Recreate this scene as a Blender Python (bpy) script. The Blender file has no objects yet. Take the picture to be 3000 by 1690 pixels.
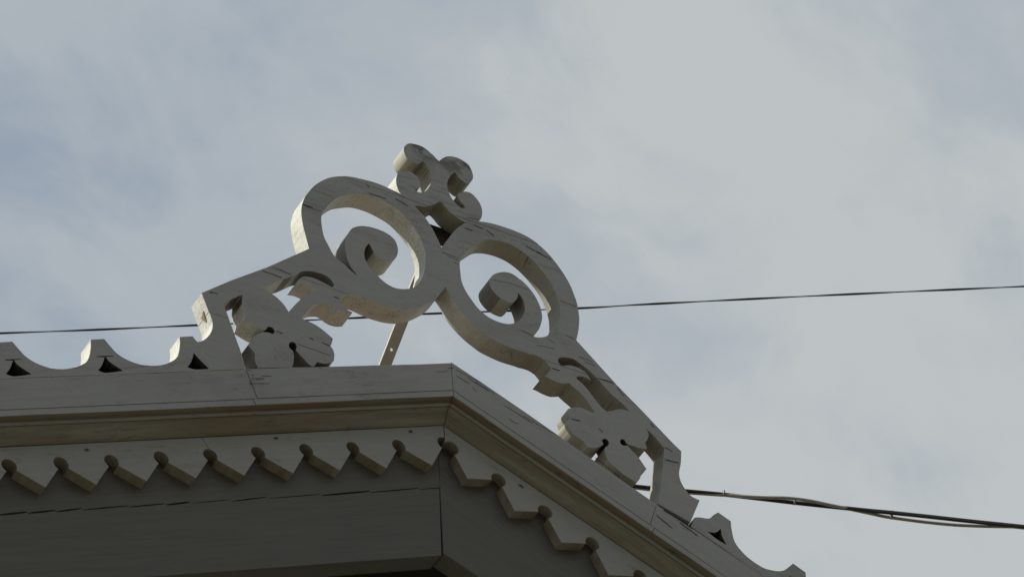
import bpy, bmesh, math, random
from mathutils import Vector, Matrix
from mathutils.geometry import tessellate_polygon
random.seed(7)
sc = bpy.context.scene
COL = sc.collection

# ------------------------------------------------------------------ camera
CAM_C = (-3.82997909, -6.18055805, -6.86527223)
CAM_R = ((0.8696, -0.4895, -0.0652), (0.2970, 0.6240, -0.7228), (0.3945, 0.6091, 0.6880))
CAM_R = ((0.86958873, -0.48945134, -0.06521372), (0.2970183, 0.62400183, -0.72277372), (0.39445605, 0.60914621, 0.68800096))
cd = bpy.data.cameras.new('camera'); cam = bpy.data.objects.new('camera', cd); COL.objects.link(cam)
r0, r1, r2 = (Vector(r) for r in CAM_R)
m = Matrix.Identity(4)
for i in range(3):
    m[i][0] = r0[i]; m[i][1] = -r1[i]; m[i][2] = -r2[i]; m[i][3] = CAM_C[i]
cam.matrix_world = m
cd.sensor_width = 36.0; cd.lens = 36.0 * 13462.49 / 3000.0
cd.clip_start = 0.1; cd.clip_end = 5000
sc.camera = cam

# ------------------------------------------------------------------ sky, sun, exposure
SUN = Vector((-1.0, 0.13, 0.90)).normalized()
EL = math.asin(SUN.z); AZ = math.atan2(SUN.x, SUN.y)
w = bpy.data.worlds.new('World'); sc.world = w; w.use_nodes = True
nt = w.node_tree; nt.nodes.clear()
def wn(t, **k):
    n = nt.nodes.new(t)
    for a, b in k.items(): setattr(n, a, b)
    return n
out = wn('ShaderNodeOutputWorld'); bg = wn('ShaderNodeBackground'); bg.inputs[1].default_value = 0.1
sky = wn('ShaderNodeTexSky', sky_type='NISHITA', sun_disc=False, sun_elevation=EL, sun_rotation=AZ, air_density=1.0, dust_density=1.5)
tc = wn('ShaderNodeTexCoord')
def vmap(rot, scl, loc):
    a = wn('ShaderNodeMapping', vector_type='POINT'); a.inputs['Rotation'].default_value = rot
    a.inputs['Scale'].default_value = scl; a.inputs['Location'].default_value = loc
    nt.links.new(tc.outputs['Generated'], a.inputs[0]); return a
def wnoise(vec, scale, detail, rough, dist=0.0):
    n = wn('ShaderNodeTexNoise'); n.inputs['Scale'].default_value = scale; n.inputs['Detail'].default_value = detail
    n.inputs['Roughness'].default_value = rough; n.inputs['Distortion'].default_value = dist
    nt.links.new(vec.outputs[0], n.inputs['Vector']); return n
def ramp(src, stops, interp='EASE'):
    r = wn('ShaderNodeValToRGB'); r.color_ramp.interpolation = interp
    e = r.color_ramp.elements
    while len(e) < len(stops): e.new(0.5)
    for x, (p, c) in zip(e, stops): x.position = p; x.color = (*c, 1)
    nt.links.new(src, r.inputs[0]); return r
v1 = vmap((0.3, 0.5, 0.2), (1, 1, 1), (3.1, 1.7, 0.4))
n1 = wnoise(v1, 7.0, 3.5, 0.48, 0.15)
n2 = wnoise(vmap((0.9, 0.2, 0.6), (1.0, 1.6, 1.0), (8.0, 2.0, 5.0)), 17.0, 6.0, 0.56, 0.35)
mixn = wn('ShaderNodeMix', data_type='FLOAT'); mixn.inputs[0].default_value = 0.50
nt.links.new(n1.outputs[0], mixn.inputs[2]); nt.links.new(n2.outputs[0], mixn.inputs[3])
# a broad paler bank of cloud fills the sky to the right, a bluer gap opens high on the right
def sdot(vec):
    n = wn('ShaderNodeVectorMath', operation='DOT_PRODUCT'); n.inputs[1].default_value = vec
    nt.links.new(tc.outputs['Generated'], n.inputs[0]); return n.outputs['Value']
def smap(v, lo, hi, a, z):
    n = wn('ShaderNodeMapRange', interpolation_type='SMOOTHSTEP')
    for i, x in enumerate((lo, hi, a, z), 1): n.inputs[i].default_value = x
    nt.links.new(v, n.inputs[0]); return n.outputs[0]
def sadd(a, b, op='ADD'):
    n = wn('ShaderNodeMath', operation=op); nt.links.new(a, n.inputs[0]); nt.links.new(b, n.inputs[1]); return n.outputs[0]
bank = smap(sdot(tuple(0.92 * a - 0.05 * b for a, b in zip(r0, -r1))), -0.13, 0.13, -0.025, 0.088)
gdir = (r2 + r0 * 0.10 - r1 * 0.064).normalized()
gap_ = smap(sdot(tuple(gdir)), math.cos(math.radians(3.4)), 1.0, 0.0, -0.13)
gdir2 = (r2 - r0 * 0.045 - r1 * 0.012).normalized()
gap2 = smap(sdot(tuple(gdir2)), math.cos(math.radians(4.5)), 1.0, 0.0, -0.03)
tot = sadd(sadd(sadd(mixn.outputs[0], bank), gap_), gap2)
cl = ramp(tot, [(0.34, (3.25, 3.88, 4.66)), (0.49, (4.25, 4.72, 5.12)), (0.64, (5.2, 5.5, 5.6))])
cov = ramp(tot, [(0.30, (0.86,) * 3), (0.55, (0.97,) * 3)])
mx = wn('ShaderNodeMix', data_type='RGBA')
nt.links.new(cov.outputs[0], mx.inputs[0]); nt.links.new(sky.outputs[0], mx.inputs[6]); nt.links.new(cl.outputs[0], mx.inputs[7])
nt.links.new(mx.outputs[2], bg.inputs[0]); nt.links.new(bg.outputs[0], out.inputs[0])

sd = bpy.data.lights.new('sun', 'SUN'); sd.energy = 5.0; sd.angle = math.radians(0.53); sd.color = (1.0, 0.95, 0.86)
so = bpy.data.objects.new('sun', sd); COL.objects.link(so)
so.rotation_euler = SUN.to_track_quat('Z', 'Y').to_euler(); so.location = (-6, 3, 6)

sc.render.engine = 'CYCLES'
vs = sc.view_settings; vs.view_transform = 'Standard'; vs.look = 'None'; vs.gamma = 1.0; vs.exposure = 0.0
vs.use_curve_mapping = False

# ------------------------------------------------------------------ materials
def material(name, base, tint=None, cracks=1.0, stain=0.35, grain=1.0, rough=0.6, spots=0.5, scale=1.0, seed=0.0, crackcol=(0.035, 0.032, 0.028), grime=(0.16, 0.155, 0.14), dark_edge=None, topdirt=0.0, crackle=0.0):
    mt = bpy.data.materials.new(name); mt.use_nodes = True; t = mt.node_tree; N = t.nodes; L = t.links
    b = N['Principled BSDF']; b.inputs['Roughness'].default_value = rough
    b.inputs['Specular IOR Level'].default_value = 0.25
    c = N.new('ShaderNodeTexCoord')
    oi = N.new('ShaderNodeObjectInfo')
    def mp(scl, off=0.0):
        a = N.new('ShaderNodeMapping'); a.inputs['Scale'].default_value = scl
        a.inputs['Location'].default_value = (off + seed, off * 0.7, off * 1.3)
        L.new(c.outputs['Object'], a.inputs[0]); return a.outputs[0]
    def nz(vec, s, d=3, r=0.55, dist=0.0):
        n = N.new('ShaderNodeTexNoise'); n.inputs['Scale'].default_value = s; n.inputs['Detail'].default_value = d
        n.inputs['Roughness'].default_value = r; n.inputs['Distortion'].default_value = dist
        L.new(vec, n.inputs['Vector']); return n.outputs[0]
    def mth(op, a, bb=0.0, clamp=False):
        n = N.new('ShaderNodeMath'); n.operation = op; n.use_clamp = clamp
        for i, v in enumerate((a, bb)):
            if isinstance(v, (int, float)): n.inputs[i].default_value = v
            else: L.new(v, n.inputs[i])
        return n.outputs[0]
    def sm(v, lo, hi, a=0.0, z=1.0):
        n = N.new('ShaderNodeMapRange'); n.interpolation_type = 'SMOOTHSTEP'
        n.inputs[1].default_value = lo; n.inputs[2].default_value = hi; n.inputs[3].default_value = a; n.inputs[4].default_value = z
        L.new(v, n.inputs[0]); return n.outputs[0]
    def mixc(f, a, bb):
        n = N.new('ShaderNodeMix'); n.data_type = 'RGBA'
        if isinstance(f, (int, float)): n.inputs[0].default_value = f
        else: L.new(f, n.inputs[0])
        for i, v in ((6, a), (7, bb)):
            if isinstance(v, tuple): n.inputs[i].default_value = (*v, 1)
            else: L.new(v, n.inputs[i])
        return n.outputs[2]
    k = scale
    g1 = nz(mp((2.5 * k, 9 * k, 60 * k), 1.3), 2.0, 4, 0.6)               # soft brush / grain streaks along x
    big = nz(mp((2.2, 4, 4), 5.1), 1.6, 3, 0.6)                        # large weathering
    fine = nz(mp((60, 60, 90), 2.0), 3.0, 2, 0.5)
    # long hairline cracks along the grain
    ck = nz(mp((6.0 * k, 3.0 * k, 110 * k), 9.2), 1.0, 2.5, 0.5, 0.1)
    d = mth('ABSOLUTE', mth('SUBTRACT', ck, 0.5))
    line = sm(d, 0.002, 0.012, 1.0, 0.0)
    patch = nz(mp((5.5, 5, 9), 3.7), 1.4, 3, 0.6)
    line = mth('MULTIPLY', line, sm(patch, 0.52, 0.66))
    # short checks
    ck2 = nz(mp((13 * k, 8 * k, 210 * k), 4.4), 1.0, 2, 0.5, 0.2)
    line2 = mth('MULTIPLY', sm(mth('ABSOLUTE', mth('SUBTRACT', ck2, 0.5)), 0.004, 0.03, 1.0, 0.0), sm(nz(mp((7, 6, 14), 8.8), 1.5, 3, 0.6), 0.55, 0.68))
    cr = mth('MULTIPLY', mth('MAXIMUM', line, mth('MULTIPLY', line2, 0.8)), cracks, True)
    # flaking spots / grime specks
    sp = mth('MULTIPLY', sm(nz(mp((38, 38, 38), 6.6), 2.0, 3, 0.7), 0.62, 0.74), mth('MULTIPLY', sm(big, 0.42, 0.62), spots))
    col = mixc(sm(g1, 0.3, 0.7), tuple(x * (1 - 0.13 * grain) for x in base), tuple(min(1, x * (1 + 0.06 * grain)) for x in base))
    if tint: col = mixc(sm(nz(mp((1.6, 5, 26), 7.7), 1.6, 4, 0.65), 0.40, 0.66), col, tint)
    col = mixc(mth('MULTIPLY', sm(big, 0.5, 0.75), stain), col, grime)
    if crackle:      # crazed old paint
        vo = N.new('ShaderNodeTexVoronoi'); vo.feature = 'DISTANCE_TO_EDGE'; vo.inputs['Scale'].default_value = 1.0
        wp = N.new('ShaderNodeMix'); wp.data_type = 'VECTOR'; wp.inputs[0].default_value = 0.25
        nv = N.new('ShaderNodeTexNoise'); nv.inputs['Scale'].default_value = 2.0; mm = mp((190, 120, 240), 3.3)
        L.new(mm, nv.inputs['Vector']); L.new(mm, wp.inputs[4]); L.new(nv.outputs[1], wp.inputs[5]); L.new(wp.outputs[1], vo.inputs['Vector'])
        cz = mth('MULTIPLY', sm(vo.outputs['Distance'], 0.02, 0.10, 1.0, 0.0), sm(nz(mp((11, 11, 16), 9.9), 1.6, 3, 0.6), 0.44, 0.62))
        col = mixc(mth('MULTIPLY', cz, 0.42 * crackle), col, (0.13, 0.125, 0.105))
        mot = sm(nz(mp((120, 120, 120), 2.9), 1.5, 3, 0.6), 0.45, 0.65)
        col = mixc(mth('MULTIPLY', mot, 0.22), col, (0.24, 0.23, 0.20))
    if dark_edge or topdirt:
        sx = N.new('ShaderNodeSeparateXYZ'); L.new(c.outputs['Object'], sx.inputs[0])
    if dark_edge:       # sawn edges blend to a darker brown on the right and on the finial
        wv = mth('MULTIPLY', mth('SUBTRACT', big, 0.5), 0.35)
        f1 = sm(mth('ADD', sx.outputs[0], wv), -0.05, 0.24); f2 = sm(mth('ADD', sx.outputs[2], mth('MULTIPLY', wv, 0.3)), 0.29, 0.34)
        f2 = mth('MULTIPLY', f2, sm(sx.outputs[0], -0.035, 0.0))
        f3 = mth('MULTIPLY', sm(sx.outputs[2], 0.20, 0.25), sm(mth('ABSOLUTE', sx.outputs[0]), 0.10, 0.07))
        col = mixc(mth('MULTIPLY', mth('MAXIMUM', mth('MAXIMUM', f1, f2), f3), 0.85), col, dark_edge)
    if topdirt:    # soot and algae held by the end grain of the topmost board
        nn = nz(mp((14, 14, 18), 12.1), 1.5, 4, 0.65)
        col = mixc(mth('MULTIPLY', mth('MULTIPLY', sm(nn, 0.42, 0.62), sm(sx.outputs[2], 0.37, 0.47)), topdirt), col, (0.10, 0.098, 0.09))
        nn2 = nz(mp((9, 9, 60), 14.1), 1.5, 4, 0.65)
        col = mixc(mth('MULTIPLY', mth('MULTIPLY', sm(nn2, 0.52, 0.64), sm(sx.outputs[2], 0.10, 0.22)), topdirt * 0.35), col, (0.13, 0.128, 0.12))
    col = mixc(mth('MULTIPLY', sm(fine, 0.35, 0.65), 0.10), col, (base[0] * 0.6, base[1] * 0.6, base[2] * 0.55))
    col = mixc(sp, col, (0.09, 0.085, 0.07))
    col = mixc(cr, col, crackcol)
    L.new(col, b.inputs['Base Color'])
    h = mth('ADD', mth('MULTIPLY', g1, 0.35), mth('MULTIPLY', fine, 0.10))
    h = mth('SUBTRACT', h, mth('MULTIPLY', cr, 1.2)); h = mth('SUBTRACT', h, mth('MULTIPLY', sp, 0.3))
    bp_ = N.new('ShaderNodeBump'); bp_.inputs['Strength'].default_value = 0.55; bp_.inputs['Distance'].default_value = 0.0016
    L.new(h, bp_.inputs['Height']); L.new(bp_.outputs[0], b.inputs['Normal'])
    return mt
def plain(name, col, rough=0.6, metal=0.0, var=0.2, scale=30, bump=0.0, col2=None, thr=(0.4, 0.6)):
    mt = bpy.data.materials.new(name); mt.use_nodes = True; N = mt.node_tree.nodes; L = mt.node_tree.links
    b = N['Principled BSDF']; b.inputs['Roughness'].default_value = rough; b.inputs['Metallic'].default_value = metal
    c = N.new('ShaderNodeTexCoord'); n = N.new('ShaderNodeTexNoise'); n.inputs['Scale'].default_value = scale; n.inputs['Detail'].default_value = 5
    L.new(c.outputs['Object'], n.inputs['Vector'])
    r = N.new('ShaderNodeValToRGB'); e = r.color_ramp.elements; e[0].position, e[1].position = thr
    e[0].color = (*[x * (1 - var) for x in col], 1); e[1].color = (*(col2 or [min(1, x * (1 + var)) for x in col]), 1)
    L.new(n.outputs[0], r.inputs[0]); L.new(r.outputs[0], b.inputs['Base Color'])
    if bump:
        bb = N.new('ShaderNodeBump'); bb.inputs['Strength'].default_value = bump; bb.inputs['Distance'].default_value = 0.01
        L.new(n.outputs[0], bb.inputs['Height']); L.new(bb.outputs[0], b.inputs['Normal'])
    return mt
M_CREST = material('weathered_white_paint', (0.375, 0.375, 0.357), stain=0.3, cracks=0.35, spots=0.5, grain=0.35, topdirt=0.95)
M_SAWN = material('sunlit_cream_on_sawn_edges', (0.59, 0.595, 0.53), crackle=1.0, stain=0.3, cracks=0.7, spots=0.9, grain=0.8, seed=2.0, grime=(0.28, 0.27, 0.22), dark_edge=(0.245, 0.235, 0.18))
M_SHADED = material('shade_on_sawn_edges', (0.19, 0.18, 0.155), crackle=0.7, stain=0.4, cracks=0.6, spots=0.5, seed=23.0, grime=(0.09, 0.085, 0.075))  # dark copy of the edge paint: shade painted into gaps and slots
M_FASCIA = material('white_fascia_paint', (0.368, 0.368, 0.35), stain=0.25, grain=0.4, cracks=0.45, spots=0.3, seed=3.0)
M_FRIEZE = material('white_frieze_paint', (0.35, 0.348, 0.322), grain=0.4, stain=0.2, cracks=0.45, spots=0.25, seed=7.0)
M_MOULD = material('yellowed_moulding_paint', (0.26, 0.245, 0.195), tint=(0.205, 0.165, 0.115), stain=0.15, cracks=0.5, spots=0.3, seed=11.0, grain=1.3)
M_COVE = material('shaded_brown_cove_paint', (0.20, 0.17, 0.12), tint=(0.18, 0.125, 0.075), stain=0.15, cracks=0.5, spots=0.3, seed=31.0, grain=1.3)  # brown, darkened so the hollow reads as shaded
M_BEAD = material('lit_yellowed_bead_paint', (0.30, 0.29, 0.245), stain=0.2, cracks=0.4, spots=0.3, seed=33.0)  # yellowed, lightened so the bead seems to catch the sky light
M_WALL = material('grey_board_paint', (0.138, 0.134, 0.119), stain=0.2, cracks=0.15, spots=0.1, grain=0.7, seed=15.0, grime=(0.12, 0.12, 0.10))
M_EDGE = material('shaded_inner_wood', (0.03, 0.025, 0.02), stain=0.2, cracks=0.1, seed=19.0)  # near-black colour paints in the unlit space behind the boards
M_BATTEN = plain('dark_bare_timber', (0.045, 0.035, 0.028), 0.8, 0, 0.3, 60)
M_ROOF = plain('brown_clay_roofing', (0.12, 0.07, 0.05), 0.8, 0, 0.3, 25, 0.4)
M_STEEL = plain('painted_steel_strap', (0.52, 0.52, 0.45), 0.5, 0.0, 0.08, 45, 0.1, (0.46, 0.44, 0.35))
M_RUST = plain('rust', (0.16, 0.075, 0.035), 0.9, 0, 0.4, 300)
M_BLACK = plain('black_cable_jacket', (0.012, 0.012, 0.012), 0.55, 0, 0.2, 80)
M_GREY = plain('grey_cable_jacket', (0.33, 0.33, 0.29), 0.5, 0, 0.08, 120)
M_TIE = plain('pale_plastic_tie', (0.22, 0.23, 0.23), 0.5, 0, 0.1, 90)
M_KNOT = plain('brown_knot_wood', (0.20, 0.16, 0.125), 0.9, 0, 0.4, 220)
M_CRACK = plain('open_crack', (0.05, 0.048, 0.042), 0.9, 0, 0.3, 220)
M_CHIP = plain('bare_brown_wood', (0.20, 0.15, 0.12), 0.9, 0, 0.3, 220)
M_HOLESHADE = plain('shaded_hole_sides', (0.05, 0.045, 0.035), 0.9, 0, 0.3, 120)  # dark tone paints in the shade inside drilled and pierced holes
M_HOLE = plain('dark_hole_wood', (0.012, 0.010, 0.008), 0.9, 0, 0.3, 220)
M_GROUND = plain('sandy_street_paving', (0.192, 0.189, 0.150), 0.9, 0, 0.2, 1.5, 0.2)
M_STUCCO = plain('brown_stucco', (0.16, 0.13, 0.10), 0.9, 0, 0.12, 3, 0.2)
M_GLASS = plain('dark_window_glass', (0.03, 0.035, 0.04), 0.1, 0, 0.1, 3)

# ------------------------------------------------------------------ helpers
TH = 0.4149394; CT, ST = math.cos(TH), math.sin(TH); ZA = -0.1764722
def tag(o, label=None, cat=None, group=None, kind=None):
    if label: o['label'] = label
    if cat: o['category'] = cat
    if group: o['group'] = group
    if kind: o['kind'] = kind
    return o
def empty(name, loc=(0, 0, 0)):
    o = bpy.data.objects.new(name, None); COL.objects.link(o); o.location = loc; o.empty_display_size = 0.1; return o
def link(name, bm, mat, parent=None, bevel=0.0, smooth=False, recess=None):
    bmesh.ops.recalc_face_normals(bm, faces=bm.faces[:])
    me = bpy.data.meshes.new(name); bm.to_mesh(me); bm.free()
    o = bpy.data.objects.new(name, me); COL.objects.link(o); me.materials.append(mat)
    if smooth:
        for p in me.polygons: p.use_smooth = True
    if parent: o.parent = parent
    if mat in (M_CREST, M_FRIEZE):                       # the saw-cut edges of the fretwork boards carry a creamier coat; the crest's is lightened to paint in sunlit contrast
        me.materials.append(M_SAWN if mat is M_CREST else M_MOULD)
        for p in me.polygons:
            if abs(p.normal.y) < 0.5: p.material_index = 1
        if mat is M_CREST:                               # shade inside holes and narrow gaps is put into darker edge colours
            me.materials.append(M_HOLESHADE); me.materials.append(M_SHADED)
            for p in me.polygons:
                if p.material_index == 1 and recess: p.material_index = (1, 2, 3)[int(recess(p.center))]
            for p in me.polygons: p.use_smooth = True
            me.set_sharp_from_angle(angle=math.radians(38))
    if bevel:
        md = o.modifiers.new('edge', 'BEVEL'); md.width = bevel; md.segments = 1; md.limit_method = 'ANGLE'; md.angle_limit = math.radians(42)
        md.use_clamp_overlap = True
    return o
def parse(t, sub=4):
    P = []
    for a in t.split():
        c = a.endswith('c'); x, z = a.rstrip('c').split(','); P.append((float(x) * 1e-4, float(z) * 1e-4, c))
    return spline(P, sub)
def spline(P, sub=4):
    """closed contour; corner points stay sharp, the rest is a Catmull-Rom curve"""
    n = len(P); R = []
    for i in range(n):
        p1, p2 = P[i], P[(i + 1) % n]
        R.append((p1[0], p1[1]))
        if p1[2] and p2[2]: continue
        p0 = P[i - 1] if not p1[2] else (2 * p1[0] - p2[0], 2 * p1[1] - p2[1])
        p3 = P[(i + 2) % n] if not p2[2] else (2 * p2[0] - p1[0], 2 * p2[1] - p1[1])
        for k in range(1, sub):
            t = k / sub
            R.append(tuple(0.5 * (2 * p1[j] + (p2[j] - p0[j]) * t + (2 * p0[j] - 5 * p1[j] + 4 * p2[j] - p3[j]) * t * t + (3 * p1[j] - p0[j] - 3 * p2[j] + p3[j]) * t ** 3) for j in (0, 1)))
    return R
def plate(loops, y0, y1, bm=None):
    """extrude an outline (first loop) with holes from y0 (front) to y1 (back)"""
    bm = bm or bmesh.new()
    vs3 = [[Vector((x, z, 0)) for x, z in l] for l in loops]
    tris = tessellate_polygon(vs3)
    fr, bk = [], []
    for l in loops:
        fr += [bm.verts.new((x, y0, z)) for x, z in l]; bk += [bm.verts.new((x, y1, z)) for x, z in l]
    for a, b, c in tris:
        try: bm.faces.new((fr[a], fr[b], fr[c])); bm.faces.new((bk[c], bk[b], bk[a]))
        except ValueError: pass
    o = 0
    for l in loops:
        n = len(l)
        for i in range(n):
            j = (i + 1) % n
            bm.faces.new((fr[o + i], fr[o + j], bk[o + j], bk[o + i]))
        o += n
    bmesh.ops.recalc_face_normals(bm, faces=bm.faces[:])
    return bm
def cut(bm, co, no, keep_below=True):
    """clip the solid by a plane; keeps the side the normal does not point to, and caps it"""
    no = Vector(no) if keep_below else -Vector(no)
    g = bm.verts[:] + bm.edges[:] + bm.faces[:]
    r = bmesh.ops.bisect_plane(bm, geom=g, dist=1e-6, plane_co=co, plane_no=no, clear_outer=True)
    be = [e for e in bm.edges if e.is_boundary]
    if be: bmesh.ops.holes_fill(bm, edges=be, sides=0)
    return bm
def box(x0, x1, y0, y1, z0, z1, bm=None):
    return plate([[(x0, z0), (x1, z0), (x1, z1), (x0, z1)]], y0, y1, bm)
def tube(pts, rad, seg=10, bm=None, flat=None, twist=None):
    """sweep a round (or flat, twisted) section along points"""
    bm = bm or bmesh.new(); rings = []
    for i, p in enumerate(pts):
        t = (Vector(pts[min(i + 1, len(pts) - 1)]) - Vector(pts[max(i - 1, 0)])).normalized()
        u = t.cross(Vector((0, 0, 1))).normalized(); v = u.cross(t)
        a0 = twist(i) if twist else 0.0
        ring = []
        for k in range(seg):
            a = 2 * math.pi * k / seg; ca, sa = math.cos(a) * rad, math.sin(a) * rad * (flat or 1.0)
            ca, sa = ca * math.cos(a0) - sa * math.sin(a0), ca * math.sin(a0) + sa * math.cos(a0)
            ring.append(bm.verts.new(Vector(p) + u * ca + v * sa))
        rings.append(ring)
    for a, b in zip(rings, rings[1:]):
        for k in range(seg): bm.faces.new((a[k], a[(k + 1) % seg], b[(k + 1) % seg], b[k]))
    bm.faces.new(rings[0][::-1]); bm.faces.new(rings[-1])
    return bm

# outlines in the plane of the board, tenths of a millimetre; c marks a sharp corner
OUTLINE = "-5851,-4278c -6119,-3583c -6041,-3531 -5919,-3402 -5805,-3182 -5760,-2949 -5796,-2761 -5857,-2556 -5918,-2365 -5991,-2141c -5291,-1493c -4351,-689c -3364,246c -3436,617 -3492,935 -3515,1239 -3495,1477 -3414,1771 -3327,1953 -3177,2220 -3006,2439 -2788,2651 -2524,2818 -2238,2927 -1978,2973 -1694,3008 -1458,3007 -1270,2985 -966,2931c -1017,3003 -1053,3122 -1071,3249 -1065,3374 -1032,3509 -967,3612 -876,3683 -764,3735 -654,3742 -558,3702 -486,3638 -448,3533 -446,3425 -494,3317 -599,3231c -555,3196 -479,3195 -401,3228 -319,3311 -247,3430 -196,3547 -168,3654 -155,3768 -169,3898 -200,4021 -249,4123 -322,4248c -371,4192 -424,4135 -493,4085 -570,4071 -657,4081 -731,4131 -776,4207 -808,4316 -816,4408 -792,4501 -737,4593 -656,4668 -545,4699 -412,4716 -302,4703 -195,4653 -111,4594 -37,4544 25,4475 89,4432c 185,4559 291,4661 394,4717 529,4751 662,4740 781,4696 866,4637 914,4534 946,4424 952,4303 918,4179 815,4055 736,4032 650,4063 587,4111 536,4177 507,4233 481,4260c 403,4160 327,4018 274,3873 252,3741 257,3607 293,3487 337,3384 397,3288 469,3224 554,3180 620,3177 691,3218c 659,3265 596,3319 546,3392 513,3473 512,3540 550,3618 655,3704 746,3747 835,3754 920,3716 1003,3629 1073,3523 1109,3403 1117,3285 1103,3157 1066,3034 1010,2932c 1310,3000 1650,3026 2012,3017 2323,2957 2603,2810 2830,2611 3028,2356 3199,2076 3319,1777 3398,1433 3423,1154 3419,894 3371,562 3285,217c 4189,-700c 4821,-1264c 5569,-1972c 5751,-2115c 5700,-2487 5624,-2795 5633,-3011 5699,-3177 5824,-3348 5962,-3406 6080,-3422c 5759,-4177c 5091,-3970c 4972,-3928c 5051,-3554 5146,-3084 5219,-2729 5285,-2319c 5318,-2207c 5226,-2094 5134,-1991 5040,-1898 4952,-1832 4889,-1777c 4913,-1837 4932,-1899 4930,-1979 4902,-2069 4865,-2142 4816,-2210c 4834,-2282 4841,-2383c 4783,-2407 4695,-2433 4609,-2441 4524,-2439 4421,-2444 4336,-2442c 4310,-2403 4281,-2350 4235,-2343 4185,-2372 4159,-2421 4167,-2477 4193,-2516 4252,-2523 4301,-2499c 4348,-2496 4411,-2551 4473,-2616 4543,-2677 4596,-2745 4656,-2830 4715,-2925 4770,-3011c 4642,-3147c 4599,-3248c 4572,-3353 4473,-3517c 4131,-3382c 3824,-3177c 3759,-3060 3738,-2905 3724,-2869 3750,-2777 3825,-2694c 3860,-2605 3849,-2534 3805,-2503 3738,-2519 3691,-2581 3697,-2647 3717,-2687c 3651,-2760 3561,-2835 3462,-2893 3364,-2923 3282,-2928c 3264,-2859 3222,-2800c 3165,-2781 3074,-2748 2984,-2700 2919,-2629 2868,-2539 2838,-2483 2827,-2405 2858,-2310 2924,-2233c 2891,-2133 2876,-2056 2888,-1982c 2981,-1905 3117,-1838 3239,-1805 3356,-1815 3474,-1832 3587,-1825c 3487,-1642 3414,-1532 3273,-1378 3104,-1263 2993,-1174c 2894,-1220 2796,-1259 2700,-1268 2559,-1254 2444,-1223 2338,-1209c 2406,-1182 2465,-1103 2510,-995 2552,-908 2509,-855 2423,-749 2297,-687 2156,-680 2013,-695 1935,-689 1628,-700 1393,-681 1076,-617 917,-541 692,-407 470,-215 274,16 128,296 8,502c -146,227 -294,5 -508,-223 -683,-385 -874,-523 -1078,-626 -1312,-691 -1544,-715 -1741,-716 -1937,-686 -2132,-656 -2296,-678 -2462,-726 -2579,-800 -2649,-898 -2663,-1023 -2610,-1120 -2500,-1204 -2371,-1231c -2504,-1291 -2651,-1315 -2780,-1288 -2907,-1221 -2995,-1198c -3102,-1241 -3234,-1315 -3369,-1459 -3491,-1676 -3620,-1914c -3452,-1935 -3274,-1972 -3119,-2047 -2988,-2131 -2889,-2200c -2918,-2335 -2956,-2445c -2899,-2523 -2876,-2636 -2881,-2746 -2897,-2847c -2967,-2929 -3071,-2997 -3184,-3035 -3308,-3044c -3369,-3192c -3437,-3219c -3525,-3177 -3610,-3090 -3686,-3025 -3750,-2956 -3804,-2910c -3778,-2805 -3797,-2718 -3851,-2693 -3919,-2720 -3961,-2798 -3958,-2878 -3916,-2928 -3872,-2951c -3853,-3052 -3858,-3174 -3874,-3302 -3912,-3433c -4717,-3765c -4753,-3690 -4776,-3619 -4784,-3529 -4783,-3421 -4814,-3346c -4937,-3214c -4896,-3131 -4837,-3013 -4767,-2891 -4676,-2787 -4585,-2710 -4495,-2667 -4428,-2653 -4339,-2658c -4299,-2615 -4291,-2537 -4322,-2482 -4377,-2464 -4445,-2491 -4480,-2559 -4495,-2599c -4559,-2605 -4648,-2600 -4736,-2581 -4657,-2612 -4811,-2566 -4964,-2506 -5001,-2488c -4958,-2300c -5020,-2148 -5038,-1992 -5021,-1793c -5260,-2006 -5502,-2235c -5425,-2421c -5303,-2805 -5202,-3141 -5111,-3432 -5042,-3719 -5008,-3913c"
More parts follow.
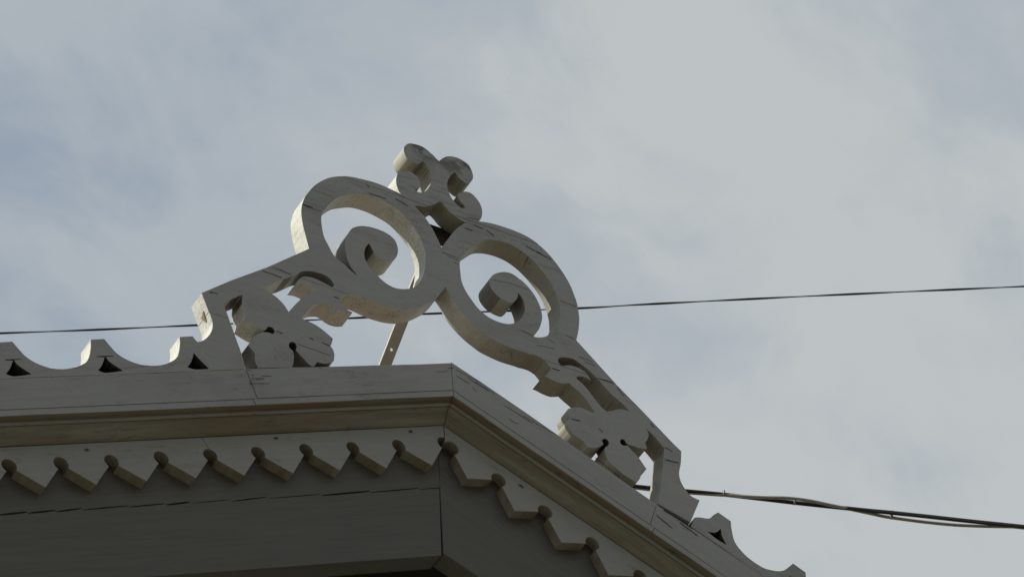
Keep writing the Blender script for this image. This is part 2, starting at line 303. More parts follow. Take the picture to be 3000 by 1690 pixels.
HOLES = {
 'big_left': "-2797,-589 -2871,-466 -3005,-396 -3187,-387 -3393,-430 -3555,-511 -3696,-639 -3906,-838 -4138,-1031 -4392,-1260 -4643,-1424c -4487,-1437 -4354,-1465 -4200,-1539 -4048,-1670 -3931,-1847c -3776,-1586 -3656,-1400 -3584,-1287 -3421,-1137 -3291,-1001 -3275,-898 -3363,-822 -3521,-804 -3680,-836c -3585,-705 -3469,-624 -3286,-596 -3105,-619 -2925,-670 -2839,-682",
 'big_right': "2752,-576 2787,-513 2863,-462 2961,-430 3059,-405 3166,-405 3260,-431 3293,-463 3375,-484 3455,-523 3546,-586 3624,-646 3679,-702 3746,-760 3856,-871 3965,-982 4110,-1108 4234,-1185 4347,-1267 4423,-1349 4500,-1417c 4404,-1419 4282,-1446 4182,-1487 4054,-1575 3890,-1667c 3756,-1566 3648,-1441 3542,-1301 3446,-1171 3336,-1061 3224,-979 3192,-943 3214,-892 3283,-855 3380,-834 3475,-838 3556,-877c 3528,-790 3441,-683 3326,-630 3208,-614 3088,-619 2990,-651 2891,-701 2818,-719 2773,-680 2748,-627",
 'ring_left': "-3026,1275 -3017,1051 -2982,780 -2878,540 -2751,296 -2484,111 -2473,96 -2315,-20 -2186,-88c -2311,62 -2387,192 -2438,356 -2466,599 -2462,828 -2394,1057 -2291,1286 -2169,1410 -2002,1509 -1813,1567 -1602,1578 -1417,1556 -1280,1484 -1191,1391 -1143,1211 -1153,1035 -1221,849 -1345,712 -1487,667 -1647,714 -1757,825 -1820,955 -1862,1038c -1951,886 -1994,711 -1991,542 -1941,393 -1845,235 -1729,162 -1603,53 -1458,-29 -1295,-62 -1144,-37 -975,33 -819,133 -676,314 -580,515 -518,725 -470,969 -449,1329 -479,1547 -558,1803 -708,2058 -884,2274 -1089,2419 -1320,2495 -1553,2541 -1788,2543 -2024,2499 -2264,2376 -2504,2220 -2700,1991 -2824,1793 -2937,1586 -3006,1427",
 'ring_right': "414,1328 416,1099 433,820 523,571 650,368 780,194 937,73 1096,-4 1307,-31 1522,-1 1707,93c 1835,225 1945,411 2010,637 2001,834 1953,986 1870,1090c 1857,975 1799,837 1694,708 1550,692 1363,745 1229,861 1156,1003 1156,1175 1240,1354 1369,1479 1545,1595 1739,1633 1902,1570 2084,1443 2239,1276 2345,1089 2422,862 2446,614 2409,400 2316,135 2150,-108c 2274,-103 2472,-1 2630,176 2796,442 2900,684 2937,986 2922,1238 2860,1501 2739,1800 2543,2067 2342,2275 2136,2423 1901,2515 1614,2541 1322,2491 1073,2372 867,2154 658,1892 498,1622 436,1481",
 'tri': "-636,2724c -498,2767 -365,2806 -252,2875 -115,2988 26,3135c 99,3093 211,2952 336,2857 485,2800 663,2748c 485,2549 327,2321 164,2005 55,1771 -12,1584c -34,1741 -113,1946 -208,2172 -306,2343 -406,2488 -508,2591",
}

# ------------------------------------------------------------------ setting
bm = bmesh.new(); s_ = 400
f = [bm.verts.new(p) for p in ((-s_, -s_, -8.45), (s_, -s_, -8.45), (s_, s_, -8.45), (-s_, s_, -8.45))]; bm.faces.new(f)
tag(link('ground', bm, M_GROUND), kind='structure')

# unseen house added across the narrow street, behind the camera, to shade the gable
opp = tag(empty('added_facing_house', (0, -8.6, -8.45)), 'unseen brown stucco house added across the street to shade the white gable', 'house')
def fpart(name, bm, mat, parent=None):
    o = link(name, bm, mat, parent or opp)
    if not parent: o.location = (0, 8.6, 8.45)
    return o
fpart('added_house_wall', box(-15, 15, -17.0, -8.6, -8.45, 2.3), M_STUCCO)
bm = bmesh.new()
vv = [bm.verts.new(p) for p in ((-15.5, -8.1, 2.31), (15.5, -8.1, 2.31), (15.5, -12.8, 4.9), (-15.5, -12.8, 4.9), (15.5, -17.5, 2.31), (-15.5, -17.5, 2.31))]
for f_ in ((0, 1, 2, 3), (3, 2, 4, 5), (0, 3, 5), (1, 4, 2), (0, 5, 4, 1)): bm.faces.new([vv[i] for i in f_])
fpart('roof', bm, M_ROOF)
for fx in range(-13, 14, 3):
    for fz in (-7.2, -4.0, -0.9):
        fr_ = fpart('window', plate([[(fx - 0.6, fz), (fx + 0.6, fz), (fx + 0.6, fz + 1.7), (fx - 0.6, fz + 1.7)], [(fx - 0.52, fz + 0.08), (fx - 0.52, fz + 1.62), (fx + 0.52, fz + 1.62), (fx + 0.52, fz + 0.08)]], -8.597, -8.54), M_FASCIA)
        fpart('pane', box(fx - 0.52, fx + 0.52, -8.597, -8.575, fz + 0.08, fz + 1.62), M_GLASS, fr_)

# ------------------------------------------------------------------ the gable of the house
house = tag(empty('house', (0, 0, -8.45)), 'house gable with white weathered fascia, notched boards and dark opening under the eaves', 'house')
HZ = 8.45
def rake(name, side, loops, y0, y1, mat, bevel=0.0012, clip=True, gap=0.0007, parent=None, label=None, bm=None, recess=None):
    """a piece lying along one slope of the gable: loops are in (s, n), s down the slope, n square to it"""
    if bm is None:
        bm = plate([[(side * s, n) for s, n in l] for l in loops], y0, y1)
    if clip: cut(bm, (side * gap / CT, 0, 0), (side * CT, 0, ST), keep_below=False)
    o = link(name, bm, mat, None, bevel, recess=recess)
    o.location = (0, 0, ZA + HZ) if parent is None else (0, 0, ZA)
    o.rotation_euler = (0, side * TH, 0)
    if parent is None: o.parent = house
    else: o.parent = parent
    if label: o['label'] = label
    return o
def wob(s0, s1, n, amp, step=0.11, rev=False):
    k = max(2, int((s1 - s0) / step)); P = [(s0 + (s1 - s0) * i / k, n + (random.uniform(-amp, amp) if 0 < i < k else 0)) for i in range(k + 1)]
    return P[::-1] if rev else P
def strip(s0, s1, n0, n1, a0=0.0005, a1=0.0005, slant0=0.0, slant1=0.0):
    """long board outline with slightly uneven long edges"""
    P = wob(s0, s1, n1, a1) + wob(s0, s1, n0, a0, rev=True)
    m_ = (len(P)) // 2
    P[0] = (s0 + slant0, n1); P[m_ - 1] = (s1 + slant1, n1)
    return P
EAVE = 4.2
for side, J in ((-1, (0.5505, 3.0)), (1, (0.5455, 2.7))):
    ends = [-0.15, *J, EAVE]
    for i in range(3):
        a, b = ends[i] + 0.0007, ends[i + 1] - 0.0007
        dy = 0.0 if i != 1 else (0.0012 if side < 0 else 0.0008)
        sl = -0.006 if i else 0.0
        fl = strip(a, b, -0.0712, 0.0, 0.0004, 0.0006, sl, -0.006 if i < 2 else 0)
        # the top edges are not quite straight: the left one rises a few millimetres under the ornament's foot
        fl = [(s_, n_ + (0.0 if n_ < -0.03 else (0.0042 * min(1, max(0, (s_ - 0.12) / 0.3)) if side < 0 else 0.0045 * math.exp(-((s_ - 0.12) / 0.15) ** 2) - 0.0032 * math.exp(-((s_ - 0.53) / 0.12) ** 2)))) for s_, n_ in fl]
        rake('fascia_board', side, [fl], dy, 0.030, M_FASCIA, clip=(i == 0))
        rake('fillet_strip', side, [strip(a + 0.012 * (i > 0), b + 0.012, -0.0868, -0.0726, 0.0006, 0.0004)], 0.0008 + dy, 0.030, M_FASCIA, 0.0009, clip=(i == 0))
# moulding under the fascia: cove, bead and ovolo, mitred at the peak
PROFS = {
 'cove_moulding': ([(0.0040, -0.0873), (0.0046, -0.0893), (0.0075, -0.0906), (0.0110, -0.0912), (0.0152, -0.0915), (0.0152, -0.0873)], M_COVE),
 'bead_moulding': ([(0.0157, -0.0873), (0.0157, -0.0925), (0.0150, -0.0945), (0.0152, -0.0972), (0.0168, -0.0990), (0.0200, -0.0996), (0.0210, -0.0873)], M_BEAD),
 'ovolo_moulding': ([(0.0215, -0.0873), (0.0215, -0.1005), (0.0240, -0.1014), (0.0275, -0.1036), (0.0315, -0.1075), (0.0350, -0.1120), (0.0385, -0.1172), (0.0415, -0.1218), (0.0435, -0.1238), (0.0497, -0.1262), (0.0760, -0.1262), (0.0760, -0.0873)], M_MOULD)}
def mould(side, s0, s1, PROF, wave):
    bm = bmesh.new(); k = max(2, int((s1 - s0) / 0.15)); rings = []
    for i in range(k + 1):
        s = s0 + (s1 - s0) * i / k; d = wave[i % len(wave)] if 0 < i < k else 0
        rings.append([bm.verts.new((side * s, y, n + d)) for y, n in PROF])
    for a, b in zip(rings, rings[1:]):
        for q in range(len(PROF)): bm.faces.new((a[q], a[(q + 1) % len(PROF)], b[(q + 1) % len(PROF)], b[q]))
    bm.faces.new(rings[0]); bm.faces.new(rings[-1][::-1])
    bmesh.ops.recalc_face_normals(bm, faces=bm.faces[:])
    return bm
for side in (-1, 1):
    wave = [random.uniform(-0.0006, 0.0006) for _ in range(40)]
    for nm_, (PR, MT) in PROFS.items():
        rake(nm_, side, None, 0, 0, MT, 0.0, clip=True, bm=mould(side, -0.15, EAVE, PR, wave))

# notched board below the moulding: diamond points with a drilled hole at the head of each cut
TP = 0.1225
def frieze_loop(h0, s_from, s_to):
    """hole centres at h0 + k*TP"""
    P = [(s_from, -0.1268)]
    P = []
    k0 = math.ceil((s_from - h0) / TP - 0.5); k1 = math.floor((s_to - h0) / TP + 0.5)
    low = []
    for k in range(k0, k1 + 1):
        h = h0 + k * TP + random.uniform(-0.0015, 0.0015); r = 0.0165 + random.uniform(-0.0008, 0.0008); hn = -0.1742 + random.uniform(-0.001, 0.001)
        low.append((h - 0.0118, hn - 0.0122))
        for q in range(1, 12):
            a = math.radians(226 - q * 272 / 12); low.append((h + r * math.cos(a) * 1.0, hn + r * math.sin(a)))
        low.append((h + 0.0118, hn - 0.0122))
        low.append((h + TP * 0.5, -0.2295 + random.uniform(-0.0012, 0.0012)))
    low = [(s, n) for s, n in low]
    return low
def frieze(side, h0, cuts):
    low = frieze_loop(h0, -0.2, EAVE)
    top = [(low[-1][0], -0.1284), (low[0][0], -0.1284)]
    for a, b in zip(cuts, cuts[1:]):
        bm = plate([[(side * s, n) for s, n in low + top]], 0.0500, 0.0764)
        if a > 0: cut(bm, (side * (a + 0.0006), 0, -0.1268), (side, 0, -0.12 * 1), keep_below=False)
        cut(bm, (side * (b - 0.0006), 0, -0.1268), (side, 0, -0.12), keep_below=True)
        rake('notched_board', side, None, 0, 0, M_FRIEZE, 0.0010, clip=(a <= 0), bm=bm)
frieze(-1, 0.0795, [-1, 0.6915, 2.42, EAVE])
frieze(1, 0.0925, [-1, 1.99, EAVE])
# wall boards behind it
up_e, lo_e = [], []
s = -0.2
while s < EAVE:
    L1 = random.uniform(0.06, 0.17); rise = random.uniform(0.0025, 0.0055); op = random.choice((0.0024, 0.0034, 0.0044, 0.0050))
    for q, g_ in ((0.0, 0.5), (0.2, 0.85), (0.55, 1.0), (0.85, 0.8), (1.0, 0.45)):
        n = -0.2690 + rise * (0.5 - q); ss = s + q * L1 * 0.995
        up_e.append((ss, n + op * g_ * 0.5)); lo_e.append((ss, n - op * g_ * 0.5 - 0.0003))
    s += L1
up_e.append((EAVE + 0.2, -0.2685)); lo_e.append((EAVE + 0.2, -0.2695))
def wall_piece(loop, y0, y1, side, x_top, x_bot, sign):
    """board whose inner end is cut along a slightly leaning line near the middle of the gable"""
    bm = plate([[(side * s, n) for s, n in loop]], y0, y1)
    def loc(X, Z):                       # world X,Z -> local x,n
        Zr = Z - ZA; return Vector((X * CT - side * Zr * ST, 0, side * X * ST + Zr * CT))
    a, c_ = loc(x_top, -0.45), loc(x_bot, -0.66); dv = c_ - a
    no = Vector((dv.z, 0, -dv.x)).normalized()
    if no.x * side < 0: no = -no
    cut(bm, a, no, keep_below=False)
    return rake('wall_board', side, None, 0, 0, M_WALL, 0.0012, clip=False, bm=bm)
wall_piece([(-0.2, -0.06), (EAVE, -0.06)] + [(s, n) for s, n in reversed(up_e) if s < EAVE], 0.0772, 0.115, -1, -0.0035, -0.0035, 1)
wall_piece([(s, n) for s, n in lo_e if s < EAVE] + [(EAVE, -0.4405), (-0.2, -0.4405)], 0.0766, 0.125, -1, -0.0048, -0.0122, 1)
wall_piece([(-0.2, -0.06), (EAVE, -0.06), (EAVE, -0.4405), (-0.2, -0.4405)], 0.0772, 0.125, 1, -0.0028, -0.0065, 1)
# nail knots on the white boards
def knot(side, s, n, y, rs, rn, mat=M_KNOT):
    L_ = [(s + rs * math.cos(a) * random.uniform(0.8, 1.15), n + rn * math.sin(a) * random.uniform(0.8, 1.15)) for a in [k * math.pi / 6 for k in range(12)]]
    rake('knot', side, [L_], y - 0.0007, y + 0.002, mat, 0.0, clip=False)
for side, s, n in ((-1, 0.9835, -0.1447), (-1, 0.508, -0.1395), (-1, 0.152, -0.1395), (1, 0.265, -0.150)):
    knot(side, s, n, 0.05, 0.0075, 0.0040); knot(side, s, n, 0.0494, 0.0026, 0.0018, M_HOLE)
# roof and the dark space under the gable
for side in (-1, 1):
    rake('roof_slope', side, [[(-0.1, -0.055), (EAVE + 0.02, -0.055), (EAVE + 0.02, -0.006), (-0.1, -0.006)]], 0.0305, 6.5, M_ROOF, 0.0)
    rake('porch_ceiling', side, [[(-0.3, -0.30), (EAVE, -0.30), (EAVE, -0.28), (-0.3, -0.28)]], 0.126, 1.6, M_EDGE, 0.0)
XW = EAVE * CT - 0.35; ZW = ZA - EAVE * ST
def hpart(name, bm, mat):
    o = link(name, bm, mat, house); o.location = (0, 0, HZ); return o
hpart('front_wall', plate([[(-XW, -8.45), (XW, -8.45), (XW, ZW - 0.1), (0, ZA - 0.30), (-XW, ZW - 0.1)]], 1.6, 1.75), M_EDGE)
for x in (-XW, XW):
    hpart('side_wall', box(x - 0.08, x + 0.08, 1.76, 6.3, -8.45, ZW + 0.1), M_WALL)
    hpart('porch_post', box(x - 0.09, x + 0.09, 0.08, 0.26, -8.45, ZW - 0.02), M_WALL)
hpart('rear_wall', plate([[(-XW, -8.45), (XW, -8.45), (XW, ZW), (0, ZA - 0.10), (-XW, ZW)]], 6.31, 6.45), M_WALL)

# ------------------------------------------------------------------ cresting boards with scallops and pierced triangles
def scallop(s0, pitch, count, first):
    """outline (s,n) of the toothed board; first = points before the first tooth"""
    P = list(first)
    for k in range(count):
        a = s0 + k * pitch; q = (pitch - 0.0345) / 0.188; r = lambda v=0.0007: random.uniform(-v, v)
        P += [(a + r(), 0.0950 + r(), True), (a + 0.0350 + r(), 0.0945 + r(), True)]
        b = a + 0.035
        for ds, n in ((0.0045, 0.0820), (0.0135, 0.0651), (0.0248, 0.0483), (0.0368, 0.0377), (0.0546, 0.0298), (0.0759, 0.0245), (0.1001, 0.0230), (0.1224, 0.0255), (0.1424, 0.0331), (0.1604, 0.0447), (0.1730, 0.0585), (0.1800, 0.0746)):
            P.append((b + ds * q, n + r(0.0004), False))
    return P
def tri_hole(c, side, first):
    if side < 0:
        P = [(c - (0.0184 if first else 0.026), 0.0095 if first else 0.0126, True), (c - 0.0052, 0.0350, False), (c, 0.0500, True), (c + 0.0164, 0.0288, False), (c + 0.0320, 0.0156, True), (c + 0.0158, 0.0094, False)]
    else:
        P = [(c - 0.025, 0.0184, True), (c - 0.0075, 0.0330, False), (c, 0.0531, True), (c + 0.0095, 0.0340, False), (c + 0.0270, 0.0179, True), (c, 0.0160, False)]
    return spline(P, 4)
for side, s0, pitch, first, hoff in ((-1, 0.6378, 0.2222, [(0.6340, 0.0050, True), (0.6335, 0.0800, True), (0.6362, 0.0880, False)], 0.020),
                                     (1, 0.6715, 0.1996, [(0.6300, 0.0015, True), (0.6290, 0.0345, True), (0.6380, 0.0440, False), (0.6585, 0.0595, False), (0.6650, 0.0790, False)], 0.0205)):
    cnt = int((EAVE - s0) / pitch); body = scallop(s0, pitch, cnt, first)
    last = s0 + cnt * pitch
    loop = spline(body + [(last, 0.094, True), (last, 0.0050 if side < 0 else 0.0015, True)], 4)
    if side > 0: loop = loop + [(s, 0.0015 + random.uniform(-0.0028, 0.0012)) for s in [last - 0.04 * k for k in range(1, int((last - 0.66) / 0.04))]]
    HC = [s0 + (0.0179 if side < 0 else 0.0206) + k * pitch for k in range(cnt)]
    holes = [tri_hole(h, side, k == 0)[::-1] for k, h in enumerate(HC)]
    hc = [side * h for h in HC]
    rake('cresting_board', side, [loop] + holes, 0.0004, 0.046, M_CREST, 0.0010, clip=False, recess=lambda c_, hc=hc: c_.z < 0.06 and min(abs(c_.x - h) for h in hc) < 0.034 and c_.z > 0.006)
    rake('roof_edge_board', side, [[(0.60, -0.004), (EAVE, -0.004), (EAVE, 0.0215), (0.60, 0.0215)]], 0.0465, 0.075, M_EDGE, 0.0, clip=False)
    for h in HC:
        rake('hole_shade_backing', side, [[(h - 0.018, 0.0218), (h + 0.030, 0.0218), (h + 0.012, 0.0600), (h - 0.012, 0.0600)]], 0.0465, 0.060, M_EDGE, 0.0, clip=False)

# ------------------------------------------------------------------ the scroll-sawn ornament over the peak
orn = tag(empty('roof_ornament', (0, 0, ZA)), 'white fretwork crest of paired scroll rings, curls and pierced flowers on the gable peak', 'ornament')
T0, T1 = 0.0, 0.0498
loops = [parse(OUTLINE, 5)] + [parse(HOLES[k]) for k in HOLES]
JOINTS = [-0.2620, -0.0725, 0.1530, 0.2860]
HOLE_AT = [(-0.4386, -0.2562), (-0.387, -0.2815), (0.4239, -0.2435), (0.3773, -0.2611)]
SHADED_AT = [(-0.2462, 0.0828, 0.0225), (-0.2465, 0.0514, 0.025500000000000002), (-0.2387, 0.0207, 0.024), (-0.2356, 0.0144, 0.021), (-0.2233, -0.0026, 0.015), (-0.3441, -0.0506, 0.018750000000000003), (-0.319, -0.0458, 0.018000000000000002), (-0.2919, -0.0514, 0.0165), (-0.2809, -0.0608, 0.01125), (-0.3906, -0.0838, 0.015), (-0.5169, -0.1936, 0.0165), (-0.5037, -0.1936, 0.012), (-0.4794, -0.3426, 0.015), (-0.4788, -0.357, 0.0225), (-0.4748, -0.3728, 0.015), (-0.4867, -0.3267, 0.013499999999999998), (-0.3848, -0.3197, 0.0225), (-0.3666, -0.3085, 0.0225), (-0.3503, -0.3195, 0.015), (-0.3162, -0.3033, 0.0225), (0.1181, 0.1186, 0.0225), (0.1227, 0.0832, 0.0225), (0.1924, 0.0917, 0.0225), (0.1981, 0.0568, 0.018000000000000002), (-0.1943, 0.0818, 0.015), (-0.1983, 0.046, 0.018000000000000002), (-0.1821, 0.0926, 0.012), (0.3257, -0.0882, 0.015), (0.2862, -0.0477, 0.012), (0.3045, -0.0432, 0.013499999999999998), (0.3223, -0.0446, 0.013499999999999998)]  # spots where gap shade is painted on the edges: x, z, radius
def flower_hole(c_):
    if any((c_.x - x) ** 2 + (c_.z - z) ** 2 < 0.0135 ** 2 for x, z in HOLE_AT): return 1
    return 2 if any((c_.x - x) ** 2 + (c_.z - z) ** 2 < r * r for x, z, r in SHADED_AT) else 0
def islands(bm):
    """split a mesh into its separate pieces"""
    left = set(bm.verts); res = []
    while left:
        st = [left.pop()]; seen = set(st)
        while st:
            v = st.pop()
            for e in v.link_edges:
                u = e.other_vert(v)
                if u not in seen: seen.add(u); st.append(u)
        left -= seen; nb = bmesh.new(); mp_ = {v: nb.verts.new(v.co) for v in seen}
        for f_ in bm.faces:
            if f_.verts[0] in seen:
                try: nb.faces.new([mp_[v] for v in f_.verts])
                except ValueError: pass
        res.append(nb)
    bm.free(); return res
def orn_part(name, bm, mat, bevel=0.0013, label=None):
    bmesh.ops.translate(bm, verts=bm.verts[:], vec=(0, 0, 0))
    o = link(name, bm, mat, orn, bevel, recess=flower_hole); o.location = (0, 0, -ZA)
    if label: o['label'] = label
    return o
lv = [-9] + JOINTS + [9]
for i in range(5):
    bm = plate(loops, T0 + (0.0006 if i % 2 else 0.0), T1 - (0.0004 if i % 2 else 0))
    if i > 0: cut(bm, (0, 0, lv[i] + 0.0003), (0, 0, 1), keep_below=False)
    if i < 4: cut(bm, (0, 0, lv[i + 1] - 0.0004), (0, 0, 1), keep_below=True)
    for piece in islands(bm): orn_part('scroll_board', piece, M_CREST)
# batten screwed across the back of the two rings
orn_part('backing_batten', box(-0.075, 0.115, 0.0505, 0.0745, 0.2575, 0.2880), M_BATTEN, 0.001)
# flat steel stay running back to the ridge
p0, p1 = Vector((0.0330, 0.0790, 0.2890)), Vector((-0.006, 0.56, -0.165))
d = (Vector((0.0, 0.28, 0.0495)) - p0); p1 = p0 + d * ((-0.185 - p0.z) / d.z)
L_ = d.normalized(); wdt = Vector((1, 0, 0)); wdt = (wdt - L_ * wdt.dot(L_)).normalized(); up_ = wdt.cross(L_)
bm = bmesh.new(); ln = (p1 - p0).length; hw = 0.0135; th_ = 0.006
hd = 0.255 * 1.0
# face with a real bolt hole: ring of 12 around the hole joined to the strap rectangle
hole_at = (Vector((0.0142, 0.28, 0.0986)) - p0).dot(L_)
loopo = [(0, -hw), (ln, -hw), (ln, hw), (0, hw)]; holes_ = []
for hs in (0.02, hole_at, hole_at + 0.12, ln - 0.03):
    if 0 < hs < ln: holes_.append([(hs + 0.0037 * math.cos(a), 0.0037 * math.sin(a)) for a in [k * math.pi / 7 for k in range(14)]])
plate([loopo] + holes_, 0, th_, bm)
for v in bm.verts:
    v.co = p0 + L_ * v.co.x + wdt * v.co.z + up_ * (v.co.y - th_ / 2)
orn_part('steel_stay', bm, M_STEEL, 0.0)

# chip of bare wood on the left post, and the open checks in the old boards
cp = [Vector(p) for p in [(-0.5875, 0.014, -0.2499), (-0.5848, 0.029, -0.2587), (-0.5796, 0.017, -0.2761)]]
bm = bmesh.new(); nrm = (cp[1] - cp[0]).cross(cp[2] - cp[0]).normalized()
if nrm.x > 0: nrm = -nrm
a_ = [bm.verts.new(p + nrm * 0.0022) for p in cp]; b_ = [bm.verts.new(p - nrm * 0.001) for p in cp]
bm.faces.new(a_); bm.faces.new(b_[::-1])
for k in range(3): bm.faces.new((a_[k], a_[(k + 1) % 3], b_[(k + 1) % 3], b_[k]))
orn_part('bare_chip', bm, M_CHIP, 0.0)
def checks(lines, y):
    bm = bmesh.new()
    for w_, pts in lines:
        P = []
        for (x0, z0), (x1, z1) in zip(pts, pts[1:]):
            k = max(2, int(math.hypot(x1 - x0, z1 - z0) / 0.008))
            P += [(x0 + (x1 - x0) * i / k, z0 + (z1 - z0) * i / k) for i in range(k)]
        P.append(pts[-1]); n = len(P); up_, dn = [], []
        for i, (x, z) in enumerate(P):
            hw_ = w_ * 0.5 * (0.25 + 0.75 * math.sin(math.pi * min(1, (i + 0.4) / n)) ** 0.5) * random.uniform(0.6, 1.2); j_ = random.uniform(-0.0005, 0.0005)
            up_.append((x, z + hw_ + j_)); dn.append((x, z - hw_ + j_))
        plate([up_ + dn[::-1]], y - 0.0005, y + 0.0010, bm)
    return bm
ck_ = orn_part('open_checks', checks([(0.00132, [(-0.4278, -0.068), (-0.41, -0.0687), (-0.3838, -0.0718)]), (0.0006, [(-0.4522, -0.0889), (-0.4309, -0.0889), (-0.4066, -0.0904)]), (0.00096, [(-0.376, -0.271), (-0.3365, -0.272), (-0.2969, -0.2729)]), (0.00048, [(-0.4263, -0.254), (-0.4174, -0.2538), (-0.41, -0.2537)]), (0.0007199999999999999, [(-0.3436, 0.1502), (-0.3211, 0.1512), (-0.3024, 0.1521)]), (0.0006, [(-0.185, 0.2946), (-0.1813, 0.2864), (-0.1776, 0.2782)]), (0.0007199999999999999, [(0.2962, 0.1284), (0.3186, 0.1281), (0.3372, 0.1279)]), (0.00066, [(-0.0017, 0.1537), (0.0208, 0.153), (0.0395, 0.1524)]), (0.00054, [(0.0109, 0.1475), (0.0262, 0.1459), (0.0389, 0.1446)]), (0.00054, [(0.1243, 0.1221), (0.1712, 0.1298), (0.217, 0.1288)]), (0.0007199999999999999, [(0.299, 0.0269), (0.3132, 0.0243), (0.325, 0.0222)]), (0.00108, [(0.1866, -0.0056), (0.2001, -0.0076), (0.2136, -0.0097)]), (0.00132, [(0.2582, -0.09), (0.2677, -0.0895), (0.2773, -0.089)]), (0.0014399999999999999, [(0.295, -0.2242), (0.306, -0.2231), (0.3169, -0.222)]), (0.00078, [(0.3639, -0.2259), (0.3689, -0.2295), (0.3739, -0.2331)]), (0.0007199999999999999, [(0.5019, -0.1578), (0.5062, -0.1631), (0.5104, -0.1684)]), (0.0007199999999999999, [(0.3303, -0.0272), (0.3482, -0.0282), (0.3661, -0.0291)]), (0.0007199999999999999, [(0.3463, -0.0364), (0.3594, -0.0376), (0.3725, -0.0387)]), (0.0008399999999999999, [(0.4238, -0.0819), (0.4314, -0.0908), (0.4389, -0.0998)]), (0.0018, [(0.3772, -0.0729), (0.3992, -0.0716), (0.414, -0.0711)]), (0.00216, [(0.5286, -0.2545), (0.5482, -0.2522), (0.5647, -0.2504)]), (0.00066, [(0.0713, 0.2924), (0.0868, 0.2949), (0.1001, 0.2959)]), (0.0006, [(0.0855, 0.2756), (0.0981, 0.2749), (0.1107, 0.2741)]), (0.00054, [(-0.1156, 0.2917), (-0.1016, 0.289), (-0.0875, 0.2862)]), (0.00054, [(-0.1119, 0.2728), (-0.0968, 0.2683), (-0.0817, 0.2638)]), (0.00048, [(-0.1784, 0.2617), (-0.1572, 0.2621), (-0.136, 0.2624)]), (0.0006, [(-0.5768, -0.2017), (-0.5691, -0.2013), (-0.5613, -0.2009)]), (0.0006, [(-0.5812, -0.2036), (-0.5779, -0.2043), (-0.5747, -0.205)]), (0.0006, [(0.2202, 0.2656), (0.2393, 0.2619), (0.2584, 0.2582)]), (0.0006, [(0.2464, 0.259), (0.2652, 0.2546), (0.2841, 0.2503)]), (0.00054, [(0.1195, 0.2731), (0.1287, 0.2682), (0.138, 0.2633)]), (0.00054, [(0.0631, 0.2551), (0.0727, 0.2559), (0.0823, 0.2568)]), (0.0006, [(0.2223, -0.035), (0.2464, -0.031), (0.2705, -0.027)]), (0.0006, [(0.2534, -0.0028), (0.2627, -0.0068), (0.2719, -0.0109)]), (0.0006, [(-0.3472, -0.2412), (-0.3417, -0.2417), (-0.3361, -0.2422)]), (0.00096, [(-0.3159, -0.243), (-0.3059, -0.244), (-0.2975, -0.2449)]), (0.00054, [(-0.2814, -0.0945), (-0.275, -0.0952), (-0.2686, -0.0959)]), (0.00054, [(0.0267, 0.1353), (0.0322, 0.1347), (0.0377, 0.1341)]), (0.0007199999999999999, [(0.5323, -0.2157), (0.5414, -0.2186), (0.5506, -0.2214)])], 0.0), M_CRACK, 0.0); ck_['kind'] = 'stuff'
ck2_ = hpart('open_checks', checks([(0.001, [(-0.4974, -0.3939), (-0.488, -0.392)]), (0.0012, [(-0.4892, -0.4143), (-0.4582, -0.4019)]), (0.0011, [(-0.4624, -0.3965), (-0.4413, -0.3889)]), (0.0009, [(-0.4783, -0.4133), (-0.4583, -0.4042)]), (0.0012, [(-0.493, -0.4299), (-0.4464, -0.4114)]), (0.0008, [(-0.4889, -0.4043), (-0.4812, -0.4016)]), (0.0014, [(-0.0086, -0.1952), (0.006, -0.1895)]), (0.001, [(-0.0376, -0.217), (-0.0163, -0.208), (-0.0071, -0.1992)]), (0.0008, [(0.0107, -0.1922), (0.0722, -0.2071)]), (0.0009, [(0.0096, -0.2091), (0.0417, -0.2211)]), (0.0009, [(0.0548, -0.2078), (0.104, -0.2256)]), (0.0009, [(0.0376, -0.2042), (0.0885, -0.2234)]), (0.0009, [(0.0483, -0.2268), (0.0596, -0.2388)]), (0.0018, [(0.5094, -0.4064), (0.5449, -0.4189), (0.579, -0.4332)]), (0.0009, [(0.4894, -0.4285), (0.5271, -0.4521)]), (0.001, [(0.5486, -0.4282), (0.5915, -0.4501)]), (0.001, [(0.3466, -0.3171), (0.405, -0.3494)]), (0.0009, [(0.135, -0.2852), (0.146, -0.2932), (0.1601, -0.2905)]), (0.0009, [(0.1259, -0.2505), (0.1938, -0.2761)]), (0.0009, [(0.1715, -0.2629), (0.249, -0.2877)])], 0.0), M_CRACK); ck2_['kind'] = 'stuff'

# ------------------------------------------------------------------ cables
def resample(P, n):
    """smooth curve through the points"""
    Q = [(*p, False) for p in P]; R = []
    for i in range(len(P) - 1):
        a, b, c_, d_ = (Vector(P[max(i - 1, 0)]), Vector(P[i]), Vector(P[i + 1]), Vector(P[min(i + 2, len(P) - 1)]))
        for k in range(n):
            t = k / n; R.append(0.5 * (2 * b + (c_ - a) * t + (2 * a - 5 * b + 4 * c_ - d_) * t * t + (3 * b - a - 3 * c_ + d_) * t ** 3))
    R.append(Vector(P[-1])); return R
WIRE = [(-1.0723, 2.081, 1.2), (-0.309, 1.6681, 1.2), (-0.1182, 1.5649, 1.2), (0.1214, 1.4315, 1.2), (0.4886, 1.2262, 1.2), (0.6375, 1.1393, 1.2), (0.9836, 0.9515, 1.2), (1.1408, 0.8599, 1.2), (1.5238, 0.6426, 1.2), (1.9871, 0.384, 1.2), (3.3772, -0.3916, 1.2)]
R = resample(WIRE, 40)
seglen = [0.0]
for a, b in zip(R, R[1:]): seglen.append(seglen[-1] + (b - a).length)
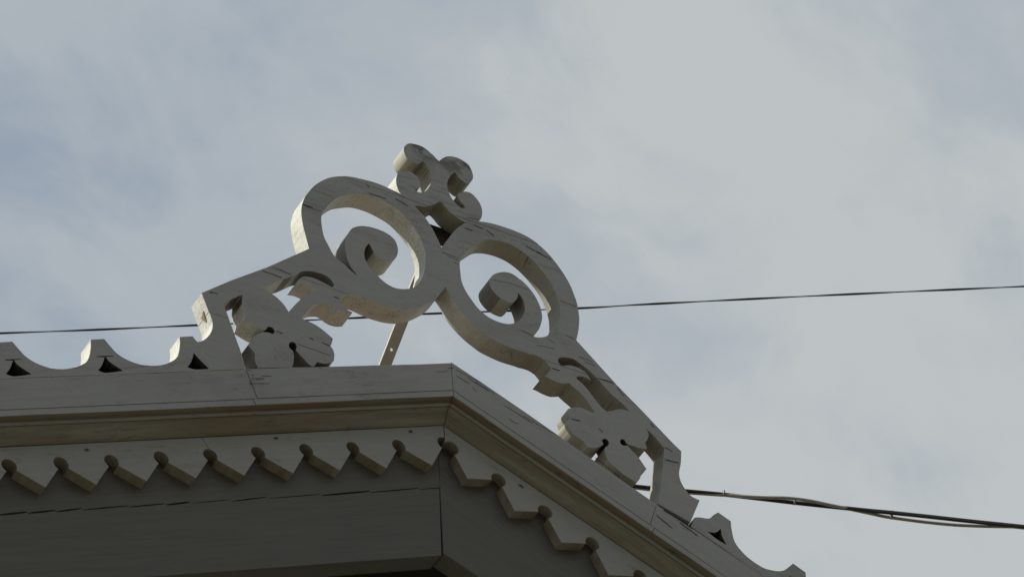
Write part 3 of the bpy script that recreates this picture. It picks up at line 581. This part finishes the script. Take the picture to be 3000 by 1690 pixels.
bm = tube(R, 0.0029, 10, None, 0.55, lambda i: 0.5 + seglen[i] * 14.5 + 0.9 * math.sin(seglen[i] * 3.1))
tag(link('overhead_cable', bm, M_BLACK, None, smooth=True), 'thin black twisted cable crossing the whole sky behind the ornament', 'cable', 'cables behind the gable')
bundle = tag(empty('cable_bundle', (2.01, 1.6687, 1.5)), 'thick bundle of black and grey cables lashed together, leaving the frame at lower right', 'cable', 'cables behind the gable')
def bpart(name, bm, mat, smooth=True, label=None):
    bmesh.ops.translate(bm, verts=bm.verts[:], vec=-Vector((2.01, 1.6687, 1.5))); o = link(name, bm, mat, bundle, smooth=smooth)
    if label: o['label'] = label
    return o
BLK = [(1.2631, 1.8936, 1.5), (1.66, 1.7747, 1.5), (1.7041, 1.7615, 1.5), (1.8117, 1.7274, 1.5), (1.9119, 1.6962, 1.5), (2.01, 1.6687, 1.5), (2.1088, 1.6416, 1.5), (2.2113, 1.6122, 1.5), (2.3138, 1.5821, 1.5), (2.3749, 1.5632, 1.5), (2.478, 1.533, 1.5), (2.6029, 1.4975, 1.5), (2.7067, 1.467, 1.5), (2.7592, 1.4516, 1.5), (3.2282, 1.3138, 1.5)]
GRY = [(1.2538, 1.8878, 1.4975), (1.6562, 1.7785, 1.4975), (1.7009, 1.7664, 1.4975), (1.8082, 1.7318, 1.4975), (1.9064, 1.6973, 1.4975), (2.0018, 1.6631, 1.4977), (2.0755, 1.6322, 1.498), (2.1388, 1.6152, 1.4982), (2.2068, 1.6055, 1.4985), (2.3181, 1.5892, 1.4985), (2.3632, 1.5833, 1.4985), (2.4063, 1.5742, 1.4985), (2.4908, 1.5528, 1.4985), (2.573, 1.5276, 1.4985), (2.6519, 1.497, 1.4985), (2.7292, 1.4637, 1.4985), (2.7609, 1.4544, 1.4985), (3.2299, 1.3167, 1.4985)]
RB = resample(BLK, 8); RG = resample(GRY, 8)
bpart('strand', tube(RB, 0.0061, 12), M_BLACK, label='straight black strand')
RB2 = [p + Vector((0.0, 0.0045 * math.cos(i * 0.035), -0.0035 + 0.0025 * math.sin(i * 0.05))) for i, p in enumerate(RB)]
bpart('strand', tube(RB2, 0.0034, 10), M_BLACK, label='thin black strand below')
bpart('strand', tube(RG, 0.0049, 12), M_GREY, label='wavy pale grey strand')
for c_, t_, r_ in [((1.9068, 1.6917, 1.5), (0.0242, -0.0073, 0.0), 0.0095), ((2.1064, 1.6379, 1.5), (0.0244, -0.0073, 0.0), 0.0098), ((2.3861, 1.569, 1.5), (0.0246, -0.0074, 0.0), 0.013), ((2.6564, 1.4885, 1.5), (0.0249, -0.0074, 0.0), 0.01)]:
    c_ = Vector(c_); t_ = Vector(t_).normalized()
    bpart('tie', tube([c_ - t_ * 0.0022, c_ + t_ * 0.0022], r_, 14), M_TIE)
